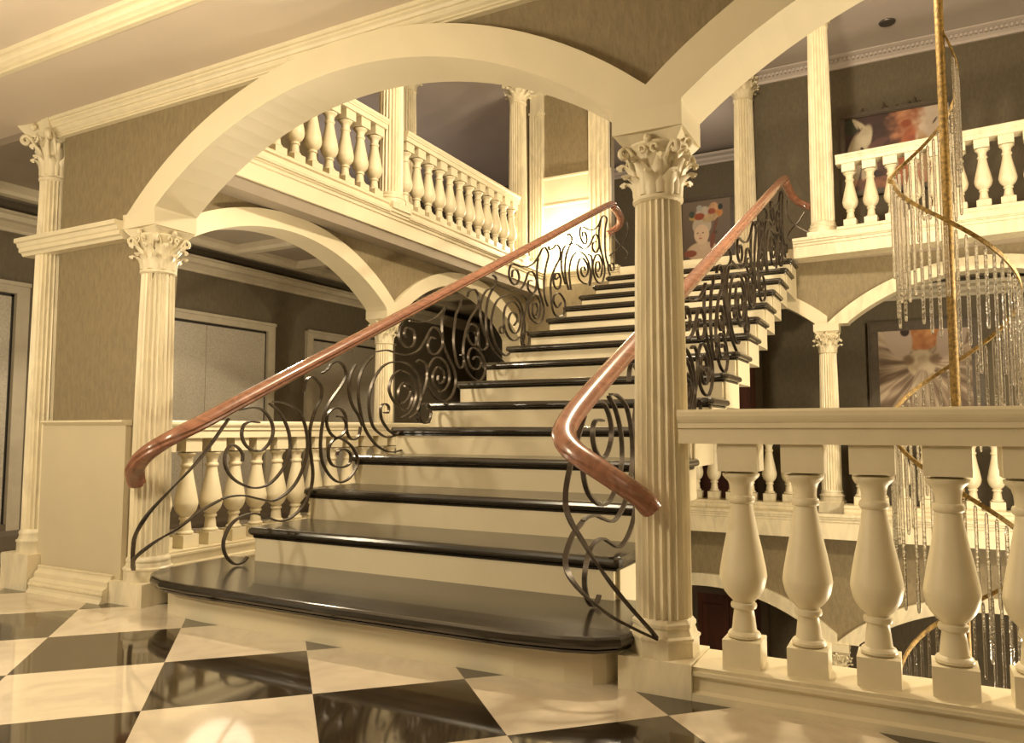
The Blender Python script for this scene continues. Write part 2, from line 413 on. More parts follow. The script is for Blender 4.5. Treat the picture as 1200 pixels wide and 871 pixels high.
# ------------------------------------------------------------------ COLUMNS
_cc = {}
def leaf(mb, ang, z0, h, rb, out, wid):
    """acanthus leaf climbing the bell and curling over at its tip"""
    path = [(rb, 0, .8), (rb+.004, .25, 1), (rb+.008, .5, 1.05), (rb+out*.25, .72, .95), (rb+out*.6, .88, .75), (rb+out*.92, .97, .5), (rb+out*1.1, .93, .3), (rb+out*1.08, .84, .12)]
    ca_, sa = math.cos(ang), math.sin(ang)
    def pt(r, z, t): return (ca_*r - sa*t, sa*r + ca_*t, z)
    rings = []
    for i, (r, zz, w) in enumerate(path):
        w_ = wid*w*(1.0 if i % 2 else .86); z = z0 + h*zz
        th = .012
        cv = [(-1, -.012), (-.55, .004), (0, .012), (.55, .004), (1, -.012)]
        top = [pt(r + dz, z, w_*s_) for s_, dz in cv]; bot = [pt(r + dz - th, z - (th if i > 4 else 0), w_*s_) for s_, dz in cv[::-1]]
        rings.append(top + bot)
    mb.loft(rings, True)
def capital_mesh(r, h, ab):
    """Corinthian capital of neck radius r, height h, abacus half width ab"""
    mb = MB()
    mb.lathe([(r*1.0, 0), (r*1.1, .012), (r*1.1, .03), (r*.97, .04), (r*.98, h*.3), (r*1.02, h*.55), (r*1.2, h*.75), (r*1.42, h*.84), (r*1.42, h*.87)], 24)
    for i in range(8): leaf(mb, i*PI/4, h*.07, h*.36, r*1.0, r*.62, r*.36)
    for i in range(8): leaf(mb, (i+.5)*PI/4, h*.10, h*.56, r*1.0, r*.66, r*.34)
    for i in range(4):
        a = PI/4 + i*PI/2
        for da in (-.26, .26):          # corner volutes in pairs
            pts = []
            for k_ in range(8):
                t = k_/7; rr = r*1.06 + (ab*1.06 - r*1.08)*t; z = h*(.46 + .36*math.sin(t*PI*.5))
                aa = a + da*(1-t*.85); pts.append((math.cos(aa)*rr, math.sin(aa)*rr, z))
            c0 = Vector(pts[-1]) + Vector((0, 0, -h*.085))
            dr = Vector((math.cos(a), math.sin(a), 0))
            for k_ in range(1, 12):
                th = PI/2 - k_*.55; rad = h*.085*(1 - k_/15)
                pts.append(tuple(c0 + dr*math.cos(th)*rad + Vector((0,0,1))*math.sin(th)*rad))
            mb.tube(pts, h*.034, 6)
    for i in range(4):                  # small inner scrolls and the flower of the abacus
        a = i*PI/2; dr = Vector((math.cos(a), math.sin(a), 0)); tn = Vector((-math.sin(a), math.cos(a), 0))
        for sg in (-1, 1):
            pts = []
            for k_ in range(10):
                th = -PI/2 + k_*.62; rad = h*.075*(1 - k_/13)
                pts.append(tuple(dr*(r*1.34) + tn*sg*(h*.10 - math.cos(th)*rad) + Vector((0,0,h*.76 + math.sin(th)*rad))))
            mb.tube(pts, h*.022, 5)
        cc = dr*(ab*.93) + Vector((0,0,h*.90))
        mb.lathe([(.002,-h*.07),(h*.05,-h*.04),(h*.062,0),(h*.05,h*.04),(.002,h*.07)], 8, tuple(cc))
    rings = []                          # concave abacus, flaring upwards
    for z, k_ in ((h*.80, .72), (h*.82, .76), (h*.98, 1.0), (h, 1.0)):
        ring = []
        for s_ in range(4):
            a = s_*PI/2
            for t in (-.96, -.6, 0, .6):
                x = 1 - .16*(1 - t*t); p = (x*ab*k_, t*ab*k_)
                ring.append((p[0]*math.cos(a) - p[1]*math.sin(a), p[0]*math.sin(a) + p[1]*math.cos(a), z))
        rings.append(ring)
    mb.loft(rings)
    return mb
def column(label, x, y, z0, H, r=.165, caph=.40, ab=.215, plh=.19, ph=.215, baseh=.21, block=0.0, mt='marble', name='corinthian_column', octo=False, group=None):
    key = (H, r, caph, ab, plh, ph, baseh, block, octo, mt)
    t = thing(name, label, 'column', (x, y, z0), group); t['kind'] = 'thing'
    if key not in _cc:
        W0 = (0,0,0); d = []
        d.append(('plinth', MB().box(-ph, ph, -ph, ph, 0, plh).mesh('plinth', M[mt])))
        b_ = MB(); n = 8 if octo else 24; k_ = baseh; rt = PI/8 if octo else 0; q = 1.04 if octo else 1
        b_.lathe([(r*1.19*q, 0), (r*1.19*q, k_*.42), (r*1.24*q, k_*.46), (r*1.24*q, k_*.52), (r*1.13*q, k_*.57), (r*1.06*q, k_*.74), (r*1.10*q, k_*.80), (r*1.09*q, k_*.88), (r*1.02*q, k_*.94), (r*1.0, k_)], n, (0,0,plh), not octo, rt)
        d.append(('base', b_.mesh('base', M[mt])))
        s0, s1 = plh + baseh, H - caph - block; sh = MB(); L = s1 - s0
        sh.lathe([(r*1.0, s0), (r*.995, s0+L*.02), (r*.99, s0+L*.25), (r*.955, s0+L*.5), (r*.90, s0+L*.8), (r*.85, s0+L*.985), (r*.85, s1)], 96, smooth=False, flute=.12)
        d.append(('shaft', sh.mesh('shaft', M[mt])))
        cm_ = capital_mesh(r*.85, caph, ab); me = cm_.mesh('capital', M['stone'])
        d.append(('capital', me))
        if block: d.append(('impost_block', MB().box(-ph, ph, -ph-.005, ph+.005, H-block, H).mesh('impost_block', M['cream'])))
        _cc[key] = (d, s1)
    d, s1 = _cc[key]
    for nm, me in d:
        link(nm, me, t, (0, 0, s1 if nm == 'capital' else 0))
    return t
column('fluted cream Corinthian column under the left foot of the great arch', XA, YC, 0, 3.41, block=.13)
column('large fluted cream Corinthian column in the foreground between the steps and the right balustrade', XB, YC, 0, 3.41, block=.13, octo=True)
column('tall fluted cream column at the far left wall end, rising to the ceiling', -7.52, 4.43, 0, 4.50, caph=.56, ab=.25, plh=.33, baseh=.22, r=.148)
column('fluted cream column of the left arcade just behind the left foot of the great arch', -7.67, 5.36, 0, 3.41, block=.13)
column('fluted cream column between the two arches of the left arcade, behind the iron railing', -7.67, 10.0, 0, 3.41, block=.13)
column('slim cream column of the back arcade on the ground storey, right of the stair', -1.38, 15.05, 0, 3.41, block=.13, r=.175)
column('slim cream column of the back arcade on the ground storey, far right', 3.56, 15.05, 0, 3.41, block=.13, r=.175)
column('cream column with leafy capital on the lowest storey, seen between the big balusters', -1.38, 15.05, ZL, 3.41, block=.13, r=.175)
column('cream column on the lowest storey beyond the right edge balusters', 3.56, 15.05, ZL, 3.41, block=.13, r=.175)
UP = dict(H=4.46, r=.205, caph=.50, ab=.30, plh=.10, ph=.25, baseh=.20)
UL = dict(UP, H=4.02)
struct('trim_39', MB().box(-7.52, -7.08, 4.70, 14.40, 8.96, 9.42), M['cream'])
column('fluted cream column standing in the middle of the left upper balustrade', -7.3, 9.62, Z1+.07, **UL)
column('fluted cream column at the far end of the left upper balustrade, beside the bright corner', -7.34, 14.13, Z1+.07, **UL)
column('tall fluted cream column at the left end of the right upper balustrade', -1.36, 14.70, Z1+.07, **UP)
column('fluted column deep in the upper hall, left of the horse picture', -3.12, 16.83, Z1, H=4.40, r=.235, caph=.55, ab=.32, plh=.12, ph=.28, baseh=.22)
column('fluted column deep in the left upper hall, half hidden behind the balustrade column', -9.55, 13.15, Z1, H=4.50, r=.23, caph=.55, ab=.32, plh=.12, ph=.28, baseh=.22)

# ------------------------------------------------------------------ BALUSTRADES
def baluster_mb(sz=1.0):
    """local z: 0 (on the curb) .. 1.22*sz (under the rail)"""
    mb = MB(); k_ = sz
    mb.box(-.103, .103, -.103, .103, 0, .145*k_).box(-.108, .108, -.108, .108, 1.08*k_, 1.235*k_)
    pr = [(.030,.145),(.078,.147),(.088,.155),(.090,.168),(.082,.180),(.069,.186),(.066,.205),(.060,.26),(.054,.30),(.057,.305),(.069,.312),(.072,.325),(.069,.338),(.057,.344),
          (.062,.352),(.085,.375),(.104,.400),(.118,.430),(.126,.465),(.130,.490),(.1295,.500),(.126,.530),(.117,.580),(.105,.645),(.090,.715),(.077,.785),(.066,.85),(.060,.895),
          (.068,.900),(.074,.910),(.075,.925),(.070,.938),(.061,.942),(.060,.96),(.063,.99),(.072,1.02),(.090,1.038),(.102,1.052),(.103,1.066),(.04,1.08)]
    mb.lathe([(r, z*k_) for r, z in pr], 24)
    return mb
_bal = {}
def bal_mesh(sz, mt):
    if (sz, mt) not in _bal: _bal[(sz, mt)] = baluster_mb(sz).mesh('baluster', M[mt])
    return _bal[(sz, mt)]
def balustrade(label, axis, row, a0, a1, z0, centers, sz=1.0, mt='stone', curb=True, cut=(0, 0)):
    """axis = running axis, row = coordinate of the centre line; z0 = floor height"""
    mid = (a0+a1)/2
    loc = (mid, row, z0) if axis == 'X' else (row, mid, z0)
    t = thing('balustrade', label, 'balustrade', loc)
    zc = .18; zr = zc + 1.235*sz
    prr = [(-.135, 0), (-.135, .085), (-.15, .09), (-.15, .118), (-.155, .122), (-.165, .14), (-.170, .155), (-.170, .18), (-.160, .195)]
    prr = prr + [(-a, b_) for a, b_ in prr[::-1]]
    prr = [(row + a, z0 + zr + b_*(1 if sz > .95 else .85)) for a, b_ in prr]
    part('top_rail', MB().prism(prr, axis, a0-cut[0], a1+cut[1]), M[mt], t)
    if curb:
        pc = [(-.215, 0), (-.215, .04), (-.195, .045), (-.18, .05), (-.18, .115), (-.19, .12), (-.205, .135), (-.205, .155), (-.19, .16), (-.195, .18)]
        pc = pc + [(-a, b_) for a, b_ in pc[::-1]]
        part('curb', MB().prism([(row + a, z0 + b_) for a, b_ in pc], axis, a0, a1), M[mt], t)
    me = bal_mesh(sz, mt)
    for c in centers:
        link('baluster', me, t, ((c-mid) if axis == 'X' else 0, 0 if axis == 'X' else (c-mid), zc))
    return t
balustrade('big cream balustrade in the right foreground with bulbous balusters, joined to the large column', 'X', 4.5, -1.143, 3.06, 0, [-.895 + .343*i for i in range(12)], cut=(.075, 0))
balustrade('cream balustrade on the ground floor under the left arches, seen through the iron scrolls', 'Y', -7.28, 4.72, 14.6, 0, [5.57 + .343*i for i in range(26)], sz=.985)
balustrade('near part of the left upper balcony balustrade, just under the great arch', 'Y', -7.3, 4.8, 9.37, Z1, [5.10 + .342*i for i in range(13)], sz=.925)
balustrade('far part of the left upper balcony balustrade, between the two upper columns', 'Y', -7.3, 9.87, 13.88, Z1, [10.01 + .339*i for i in range(12)], sz=.925)
rb = balustrade('upper balcony balustrade on the right, in front of the horse picture', 'X', 14.6, -1.10, 5.0, Z1, [-.90 + .335*i for i in range(17)], sz=.925, mt='marble')
rb.location = rg @ Vector(rb.location); rb.rotation_euler.z = math.radians(-6.5)
balustrade('distant ground-storey balustrade left of the slim column, seen past the foreground column', 'X', 14.6, -7.0, -1.62, 0, [-6.75 + .335*i for i in range(15)], mt='marble')
balustrade('distant ground-storey balustrade right of the slim column, behind the chandelier', 'X', 14.6, -1.14, 5.0, 0, [-.88 + .335*i for i in range(17)], mt='marble')

# ------------------------------------------------------------------ STAIRCASE
RZ, TD, Y0s = .304, .705, 3.648
XL, XR = -5.39, -1.86
st = thing('staircase', 'grand cream staircase with glossy black treads rising through the great arch', 'staircase', ((XL+XR)/2, 4.4, 0))
def slab(outline, rings):
    """convex-ish outline, rings = (inset, z)"""
    n = len(outline); mb = MB(); rr = []
    nor = []
    for i in range(n):
        a = Vector(outline[i-1]); b_ = Vector(outline[i]); c = Vector(outline[(i+1) % n])
        e1 = (b_-a).normalized(); e2 = (c-b_).normalized()
        n1 = Vector((-e1.y, e1.x)); n2 = Vector((-e2.y, e2.x)); m_ = (n1+n2)
        m_ = m_ / max(.35, m_.length_squared/2) if m_.length > 1e-5 else n1
        nor.append(m_)
    for ins, z in rings:
        rr.append([(outline[i][0] + nor[i].x*ins, outline[i][1] + nor[i].y*ins, z) for i in range(n)])
    return mb.loft(rr)
NOSE = lambda z: [(.06, z-.105), (.045, z-.10), (.035, z-.082), (.05, z-.076), (.03, z-.074), (.010, z-.066), (0, z-.050), (0, z-.035), (.006, z-.015), (.018, z-.003), (.03, z)]
def round_outline(front, side_l, side_r, back):
    return front
o1 = [(-5.77, 5.22), (-5.77, 4.42), (-5.70, 4.30), (-5.56, 4.19), (-5.35, 4.11), (-5.0, 4.07), (-3.6, 4.04), (-2.2, 4.05), (-1.86, 4.09), (-1.66, 4.15), (-1.54, 4.25), (-1.495, 4.40), (-1.60, 5.22)]
part('tread', slab(o1, NOSE(.304)), M['granite'], st)
part('riser', slab(o1, [(.14, 0), (.14, .215)]), M['cream'], st)
for k_ in range(2, 17):
    z = RZ*k_; y = Y0s + TD*k_
    yb = y + TD + .10 if k_ < 15 else (y + TD if k_ == 15 else y + .065)
    r_ = .05
    ol = [(XL-.03, yb), (XL-.03, y+r_), (XL-.03+r_*.3, y+r_*.3), (XL-.03+r_, y), (XR+.03-r_, y), (XR+.03-r_*.3, y+r_*.3), (XR+.03, y+r_), (XR+.03, yb)]
    if k_ < 16: part('tread', slab(ol, NOSE(z)), M['granite'], st)
    part('riser', MB().box(XL+.04, XR-.04, y+(.05 if k_ < 16 else .0), y+(.10 if k_ < 16 else .065), z-RZ, z-(.09 if k_ < 16 else -.01)), M['cream'], st)
# carriage: sawtooth under-profile
def bot(k_): return max(-.02, RZ*k_ - .69)
prof = []
for k_ in range(1, 16):
    ya = Y0s + TD*k_ + (.19 if k_ > 1 else .6); prof.append((ya - (TD if k_ > 1 else 0), 0))
up = [(Y0s + TD + .75, -.02), (Y0s + TD + .75, RZ-.10)]
for k_ in range(2, 16):
    y = Y0s + TD*k_ + .10
    up += [(y, RZ*(k_-1)-.085), (y, RZ*k_-.085)]
up += [(14.89, RZ*15-.085), (14.89, bot(15))]
dn = []
for k_ in range(15, 2, -1):
    yk = Y0s + TD*k_ + .19
    dn += [(yk, bot(k_)), (yk - TD, bot(k_))]
poly = up + dn[0:1] + dn[1:]
clean = []
for p in poly:
    if not clean or (abs(p[0]-clean[-1][0]) > 1e-6 or abs(p[1]-clean[-1][1]) > 1e-6): clean.append(p)
# build as column slabs (robust for the concave outline)
cg = MB()
ys = sorted({round(min(p[0], 14.89), 5) for p in clean})
def top_at(y):
    k_ = int(math.floor((y - Y0s - .10)/TD)); k_ = max(1, min(15, k_)); return RZ*k_ - .085
def bot_at(y):
    k_ = int(math.ceil((y - Y0s - .19)/TD)); k_ = max(1, min(15, k_)); return bot(k_)
for a, b_ in zip(ys[:-1], ys[1:]):
    if b_ - a < 1e-4: continue
    m_ = (a+b_)/2; cg.box(XL+.035, XR-.025, a, b_, bot_at(m_), top_at(m_))
part('carriage', cg, M['cream'], st)
# nosing brackets on the open side
bk = MB()
for k_ in range(2, 16):
    y = Y0s + TD*k_
    bk.box(XR-.03, XR-.01, y+.10, min(y+TD+.10, 14.89), bot_at(y+.3)+.0, RZ*k_-.10)
part('side_panel', bk, M['cream'], st)

# ------------------------------------------------------------------ STAIR RAILINGS
XM = (XL+XR)/2 + .01
HR = [(-5.28, 14.0, 5.93), (-5.28, 11.0, 4.56), (-5.28, 8.0, 3.19), (-5.28, 6.0, 2.28), (-5.28, 5.35, 1.985), (-5.281, 5.0, 1.824), (-5.284, 4.71, 1.69), (-5.295, 4.44, 1.56), (-5.34, 4.245, 1.46), (-5.44, 4.15, 1.375), (-5.598, 4.125, 1.28), (-5.741, 4.158, 1.184), (-5.83, 4.215, 1.11), (-5.875, 4.265, 1.045)]
HTOP = [(-5.66, 15.02, 5.64), (-5.56, 15.10, 5.72), (-5.42, 15.08, 5.80), (-5.33, 14.95, 5.89), (-5.29, 14.7, 5.96), (-5.28, 14.4, 6.00)]
hpath = catmull(HTOP + HR, 8)
hprof = []
for i in range(20):
    a = 2*PI*i/20; r_ = .072
    x = math.cos(a)*.078; z = math.sin(a)*.062
    if -.5 < math.sin(a) < -.1: x *= .82
    if math.sin(a) < -.6: z *= 1.05; x *= 1.1
    hprof.append((x, z))
# scroll work traced on the plane of the left railing
PL = [(-5.28, 16.0), (-5.28, 5.0), (-5.284, 4.71), (-5.295, 4.44), (-5.34, 4.245), (-5.44, 4.15), (-5.598, 4.125), (-5.741, 4.158), (-5.83, 4.215), (-5.875, 4.265), (-5.91, 4.31)]
def hit(x, y, z=None):
    """where the view ray through this point of the photograph meets the upright surface of the left railing"""
    if z is not None: return Vector((x, y, z)), Vector((.8, .6, 0))
    d = ray(x, y); c = []
    for i, ((x0, y0), (x1, y1)) in enumerate(zip(PL[:-1], PL[1:])):
        ex, ey = x1-x0, y1-y0; den = d.x*ey - d.y*ex
        if abs(den) < 1e-9: continue
        t = (x0*ey - y0*ex)/den; u = (x0*d.y - y0*d.x)/den
        if -1e-6 <= u <= 1+1e-6 and t > 0: c.append((i+u, Vector((d.x*t, d.y*t, EYE + d.z*t)), Vector((ey, -ex, 0)).normalized()))
    if not c: return Vector((-5.86, 4.25, EYE + d.z*4.25/d.y)), Vector((1, 1, 0)).normalized()
    c.sort(key=lambda q: q[0])
    q = c[0]
    return q[1], q[2]
def zz(ox, oy, k_, pts): return [q if len(q) == 3 else (ox + q[0]/k_, oy + q[1]/k_) for q in pts]
def ell(cx, cy, rx, ry, n=14): return [(cx + rx*math.cos(2*PI*i/n), cy + ry*math.sin(2*PI*i/n)) for i in range(n+1)]
G0 = (260, 520, 5); G1 = (140, 440, 3.631); G2 = (280, 420, 5.444); G3 = (360, 400, 5.444); G4 = (430, 360, 6.22); G5 = (510, 330, 6.22); G6 = (580, 280, 6.7); G7 = (650, 230, 7.92)
SC = [
 (G1, [(465,185),(350,345),(230,475),(130,580),(-5.66,4.125,.65),(-5.76,4.175,.51),(-5.86,4.25,.37),(-5.89,4.28,.32)]),
 (G1, [(-5.89,4.28,.31),(-5.78,4.19,.38),(-5.65,4.125,.46),(150,710),(250,650),(350,575),(430,530),(500,512),(581,520),(640,535),(710,505),(780,410),(800,300)][:7]),
 (G0, [(0,325),(50,310),(130,305),(220,325),(300,335),(380,290),(440,220),(480,130),(500,50),(500,-40),(480,-130),(440,-200),(360,-240),(300,-245)]),
 (G0, [(120,105),(120,60),(90,20),(50,10),(20,60),(20,130),(60,200),(130,245),(200,260),(280,235),(350,160),(390,80),(400,0),(385,-90),(340,-180),(280,-235)]),
 (G0, [(150,665),(120,695),(70,705),(20,650),(10,570),(50,480),(110,430),(190,410),(260,430),(340,455),(410,430),(480,360),(520,270),(533,180),(525,90),(515,10),(518,-90),(545,-190),(580,-265),(585,-325),(560,-365),(525,-390),(493,-365),(478,-305)]),
 (G2, [(0,330),(80,315),(150,330),(200,390),(218,460),(200,530),(150,585),(90,590),(40,550),(18,490),(30,430),(70,405),(130,410)]),
 (G3, [(95,205),(130,180),(150,150),(190,130),(230,155),(248,210),(220,280),(150,380),(110,470),(90,580),(85,680),(100,780),(150,865),(205,900),(262,880),(305,820),(325,760),(290,680),(240,635),(190,620),(145,660),(135,730),(160,790),(220,805),(270,780),(275,720),(240,690),(200,700),(190,725)]),
 (G3, [(190,480),(230,490),(250,540),(230,590),(190,615),(150,590),(125,530),(130,470),(170,430),(215,435),(245,480),(250,560),(270,615),(300,628),(330,600),(340,545)]),
 (G3, [(310,150),(280,210),(265,300),(285,400),(330,480),(352,540)]),
 (G3, [(420,95),(370,150),(335,230),(325,330),(340,450),(365,550),(420,640),(480,690),(540,708),(610,692)]),
 (G3, [(520,570),(480,510),(468,450),(475,410),(500,400),(520,420),(515,455),(490,455)]),
 (G3, [(520,570),(560,600)]),
 (G4, [(275,575),(315,600),(320,620),(290,680),(250,700),(228,650),(238,590),(270,552),(310,570),(332,630),(325,690),(290,750),(225,720),(175,650),(162,580),(190,500),(245,462),(310,490),(352,570),(358,660),(320,760),(250,810)]),
 (G4, [(310,810),(360,770),(392,690),(390,580),(360,480),(290,410),(200,398),(120,430),(60,510),(22,620),(15,740),(40,860),(90,920),(150,950),(215,930),(240,900)]),
 (G4, [(70,325),(150,315),(230,340),(310,345),(380,310),(430,230),(470,155),(510,155),(545,210),(550,280),(510,340),(460,330),(445,270),(470,220),(500,230)]),
 (G4, [(285,225),(272,190),(290,150),(330,165),(350,220),(335,280),(300,295),(260,270),(235,220),(240,150),(262,112)]),
 (G4, [(310,100),(400,110),(480,90),(540,40),(572,-5)]),
 (G4, [(572,-5),(552,60),(548,150),(560,280),(600,380),(632,450),(648,520),(640,590),(615,650),(570,685),(500,660),(450,580),(440,480),(470,400),(510,365),(560,390),(595,460),(600,540),(570,600),(530,615),(490,570),(480,500),(510,440),(545,450),(565,510),(545,555),(518,540),(520,500)]),
 (G4, [(360,400),(390,385),(430,420),(440,500),(420,600),(380,720),(365,790),(380,830)]),
 (G4, ell(425, 775, 42, 72)),
 (G5, [(190,130),(180,180),(150,250),(135,400),(140,500),(160,600),(190,632),(210,590),(205,540),(185,535)]),
 (G5, [(235,110),(250,70),(290,60),(315,110),(310,180),(250,280),(215,400),(205,520),(225,630),(270,700),(330,720),(365,650),(350,560),(300,490),(260,490),(240,550),(260,620),(310,640),(335,600),(320,555),(290,550),(275,570)]),
 (G5, [(285,370),(300,400),(295,460),(265,455),(235,400),(240,330),(275,310),(310,350),(315,420),(320,480),(350,500),(380,470),(375,420),(350,350),(330,250),(335,150),(370,70),(420,45),(445,10),(440,-30),(420,-45)]),
 (G5, [(420,50),(385,130),(370,250),(380,400),(430,510),(500,590)]),
 (G5, [(545,520),(510,540),(450,480),(415,380),(410,280),(440,160),(490,110),(560,100),(620,160),(648,280),(650,400),(625,480),(590,515)]),
 (G6, [(150,680),(175,640),(165,590),(130,580),(108,630),(118,700),(150,742),(185,720),(203,640),(195,560),(155,500),(110,500),(75,560),(70,670),(100,760),(150,800),(195,770)]),
 (G6, [(135,300),(140,250),(175,250),(190,310),(165,360),(130,340),(110,280),(120,215),(150,195)]),
 (G6, [(150,200),(200,215),(250,220),(300,195),(340,140),(375,75),(400,75),(420,130),(400,220),(385,330),(390,450),(415,530)]),
 (G6, [(20,360),(80,385),(140,405),(205,390),(240,330),(260,270),(295,260),(325,320),(320,400),(295,425),(260,390),(265,330),(295,330)]),
 (G6, [(340,150),(330,250),(340,380),(370,480),(385,560),(370,640),(330,665),(280,620),(262,540),(280,470),(320,445),(355,500),(350,600),(320,630),(295,580),(300,510),(325,510),(335,560),(320,600)]),
 (G6, [(215,440),(245,470),(250,520),(225,640),(205,780),(215,840)]),
 (G6, ell(55, 715, 18, 28, 10)), (G6, ell(245, 785, 26, 58)),
 (G6, [(420,60),(430,85),(460,70),(485,45),(510,80),(510,150),(470,230),(440,330),(440,450),(455,560),(490,610),(540,590),(550,500),(510,430),(470,440),(460,490),(490,540),(520,500)]),
 (G6, [(500,300),(480,320),(470,300),(480,270),(505,280),(518,330),(500,395),(470,375),(458,320),(470,270)]),
 (G7, [(120,365),(135,350),(160,390),(150,440),(115,520),(97,620),(100,740),(130,870)]),
 (G7, [(150,440),(90,470),(65,560),(65,680),(100,820)]),
 (G7, [(160,440),(210,450),(270,490),(320,460),(350,400),(375,355),(405,380),(410,470),(385,525),(355,490),(355,440),(380,420)]),
 (G7, [(260,375),(260,335),(285,340),(300,400),(285,445),(255,420),(235,350),(240,285)]),
 (G7, [(265,285),(340,315),(400,280),(430,210),(455,180),(485,210),(470,300),(465,420),(475,560),(500,650)]),
 (G7, [(430,210),(410,330),(420,470),(450,580),(465,700),(440,800),(400,800),(365,730),(355,640),(380,550),(415,550),(440,620),(435,720),(410,755),(380,700),(385,620),(410,610),(420,660),(400,700)]),
 (G7, [(150,870),(135,700),(160,570),(220,515),(290,560),(330,680),(320,800),(280,812),(230,770),(210,680),(225,600),(260,575),(300,630),(310,700),(280,750),(250,720),(245,670),(270,655),(285,690)]),
 (G7, [(310,540),(340,560),(350,650),(340,760),(325,830)]),
 (G7, [(490,600),(500,680),(515,735)]), (G7, [(510,630),(525,690),(550,680),(545,630),(525,620)]),
]
def make_railing(label, mirror):
    X0 = -5.28 if not mirror else 2*XM + 5.28
    t = thing('stair_railing', label, 'railing', (X0, 9.5, 2.8))
    fx = (lambda p: (2*XM - p[0], p[1], p[2])) if mirror else (lambda p: tuple(p))
    part('handrail', MB().sweep(hprof, [fx(p) for p in hpath], True), M['wood'], t)
    for (ox, oy, k_), pts in SC:
        hs = [hit(*q) for q in zz(ox, oy, k_, pts)]
        P3 = catmull([h[0] for h in hs], 5); N3 = catmull([h[1] for h in hs], 5)
        wd = [(-v.x if mirror else v.x, v.y, 0) for v in N3]
        part('iron_scroll', MB().ribbon([fx(p) for p in P3], .034, .015, wd), M['iron'], t)
    # free scroll under the curled top end
    e = [(-5.22,15.0,5.84),(-5.2,15.02,5.62),(-5.3,15.02,5.40),(-5.45,15.02,5.27),(-5.62,15.02,5.16)]
    part('iron_scroll', MB().ribbon(catmull([fx(p) for p in e], 5), .04, .02, Vector((0,1,0))), M['iron'], t)
    e = [(-5.52,15.02,5.58),(-5.42,15.02,5.42),(-5.28,15.02,5.28),(-5.2,15.02,5.14),(-5.26,15.02,5.06)]
    part('iron_scroll', MB().ribbon(catmull([fx(p) for p in e], 5), .04, .02, Vector((0,1,0))), M['iron'], t)
    bar = MB()
    for y in (6.2, 8.3, 10.4, 12.5):
        kk = math.floor((y - Y0s)/TD)
        z0_, z1_ = RZ*kk - .002, 2.25 + (y-5.7)*.4525 - .04
    return t
make_railing('left stair railing of dark iron scrolls under a curving mahogany handrail', False)
make_railing('right stair railing of iron scrolls, its mahogany handrail curling before the foreground column', True)

# ------------------------------------------------------------------ CHANDELIER
cx, cy = .345, 8.3
ch = thing('spiral_chandelier', 'tall spiral chandelier of hanging crystal rods on a brass ribbon and pole at right', 'chandelier', (cx, cy, 9.4))
part('pole', MB().lathe([(.04, -4.2), (.04, 9.3)], 16, (cx, cy, 0)).lathe([(.16, 9.34), (.16, 9.40)], 24, (cx, cy, 0)).lathe([(.05, 9.28), (.10, 9.31), (.15, 9.34)], 24, (cx, cy, 0)), M['gold'], ch)
def hel(z):
    th = PI + (3.96 - z)/2.42*2*PI
    r_ = min(.55, .02 + (5.40 - z)*.33) if z > 3.96 else min(.56, .45 + (3.96-z)*.09)
    r_ = min(r_, .56)
    return (cx + r_*math.cos(th), cy + r_*math.sin(th), z)
hz = [5.40 - i*.03 for i in range(int((5.40+3.6)/.03))]
hp = [Vector(hel(z)) for z in hz]
part('spiral_ribbon', MB().ribbon(hp, .045, .018, Vector((0,0,1))), M['gold'], ch)
rods = []
N = 150
for i in range(N):
    z = 5.15 - i*(5.15+3.4)/N
    p = hel(z); L = random.choice([.75, .95, 1.1, 1.25, 1.4]) * random.uniform(.92, 1.08)
    rods.append((p, L))
def rod_mb(p, L, mb=None):
    mb = mb or MB()
    mb.lathe([(.004, 0), (.004, -.04), (.013, -.05), (.015, -.08), (.015, -L+.05), (.012, -L+.01), (.003, -L)], 6, p, False)
    return mb
for p, L in rods[:97]: part('crystal_rod', rod_mb(p, L), M['crystal'], ch)
rest = MB()
for p, L in rods[97:]: rod_mb(p, L, rest)
part('crystal_rod', rest, M['crystal'], ch, kind='stuff')

# ------------------------------------------------------------------ PICTURES
def lin(c): return tuple((v/255)**2.2 for v in c)
def canvas(name, x0, x1, z0, z1, y, fn, parent, nx=110):
    nz = max(10, int(nx*(z1-z0)/(x1-x0)))
    o = WL[parent.name]
    vs = [(x0 + (x1-x0)*i/nx - o[0], y - o[1], z0 + (z1-z0)*j/nz - o[2]) for j in range(nz+1) for i in range(nx+1)]
    fs = [(j*(nx+1)+i, j*(nx+1)+i+1, (j+1)*(nx+1)+i+1, (j+1)*(nx+1)+i) for j in range(nz) for i in range(nx)]
    me = bpy.data.meshes.new(name); me.from_pydata(vs, [], fs)
    ca_ = me.color_attributes.new('paint', 'FLOAT_COLOR', 'POINT')
    for j in range(nz+1):
        for i in range(nx+1):
            ca_.data[j*(nx+1)+i].color = (*lin(fn(i/nx, j/nz)), 1)
    me.materials.append(M['paint']); me.update()
    ob = link(name, me, parent); WL[ob.name] = o
    return ob
def blob(u, v, cu_, cv_, ru, rv, rot=0):
    du, dv = u-cu_, v-cv_; c, s_ = math.cos(rot), math.sin(rot)
    a = (du*c + dv*s_)/ru; b_ = (-du*s_ + dv*c)/rv
    return a*a + b_*b_
def mixc(a, b_, t): t = max(0, min(1, t)); return tuple(p*(1-t) + q*t for p, q in zip(a, b_))
def over(c, d, col, soft=.25): return mixc(col, c, (d-1)/soft + .5) if d < 1 + soft else c
def wob(u, v, k_=1):
    n = sum(noise.noise(Vector((u*a*k_, v*a*k_, 3.1*a)))*b_ for a, b_ in ((5, .8), (11, .5), (24, .35)))
    return max(0, min(1, .5 + n))
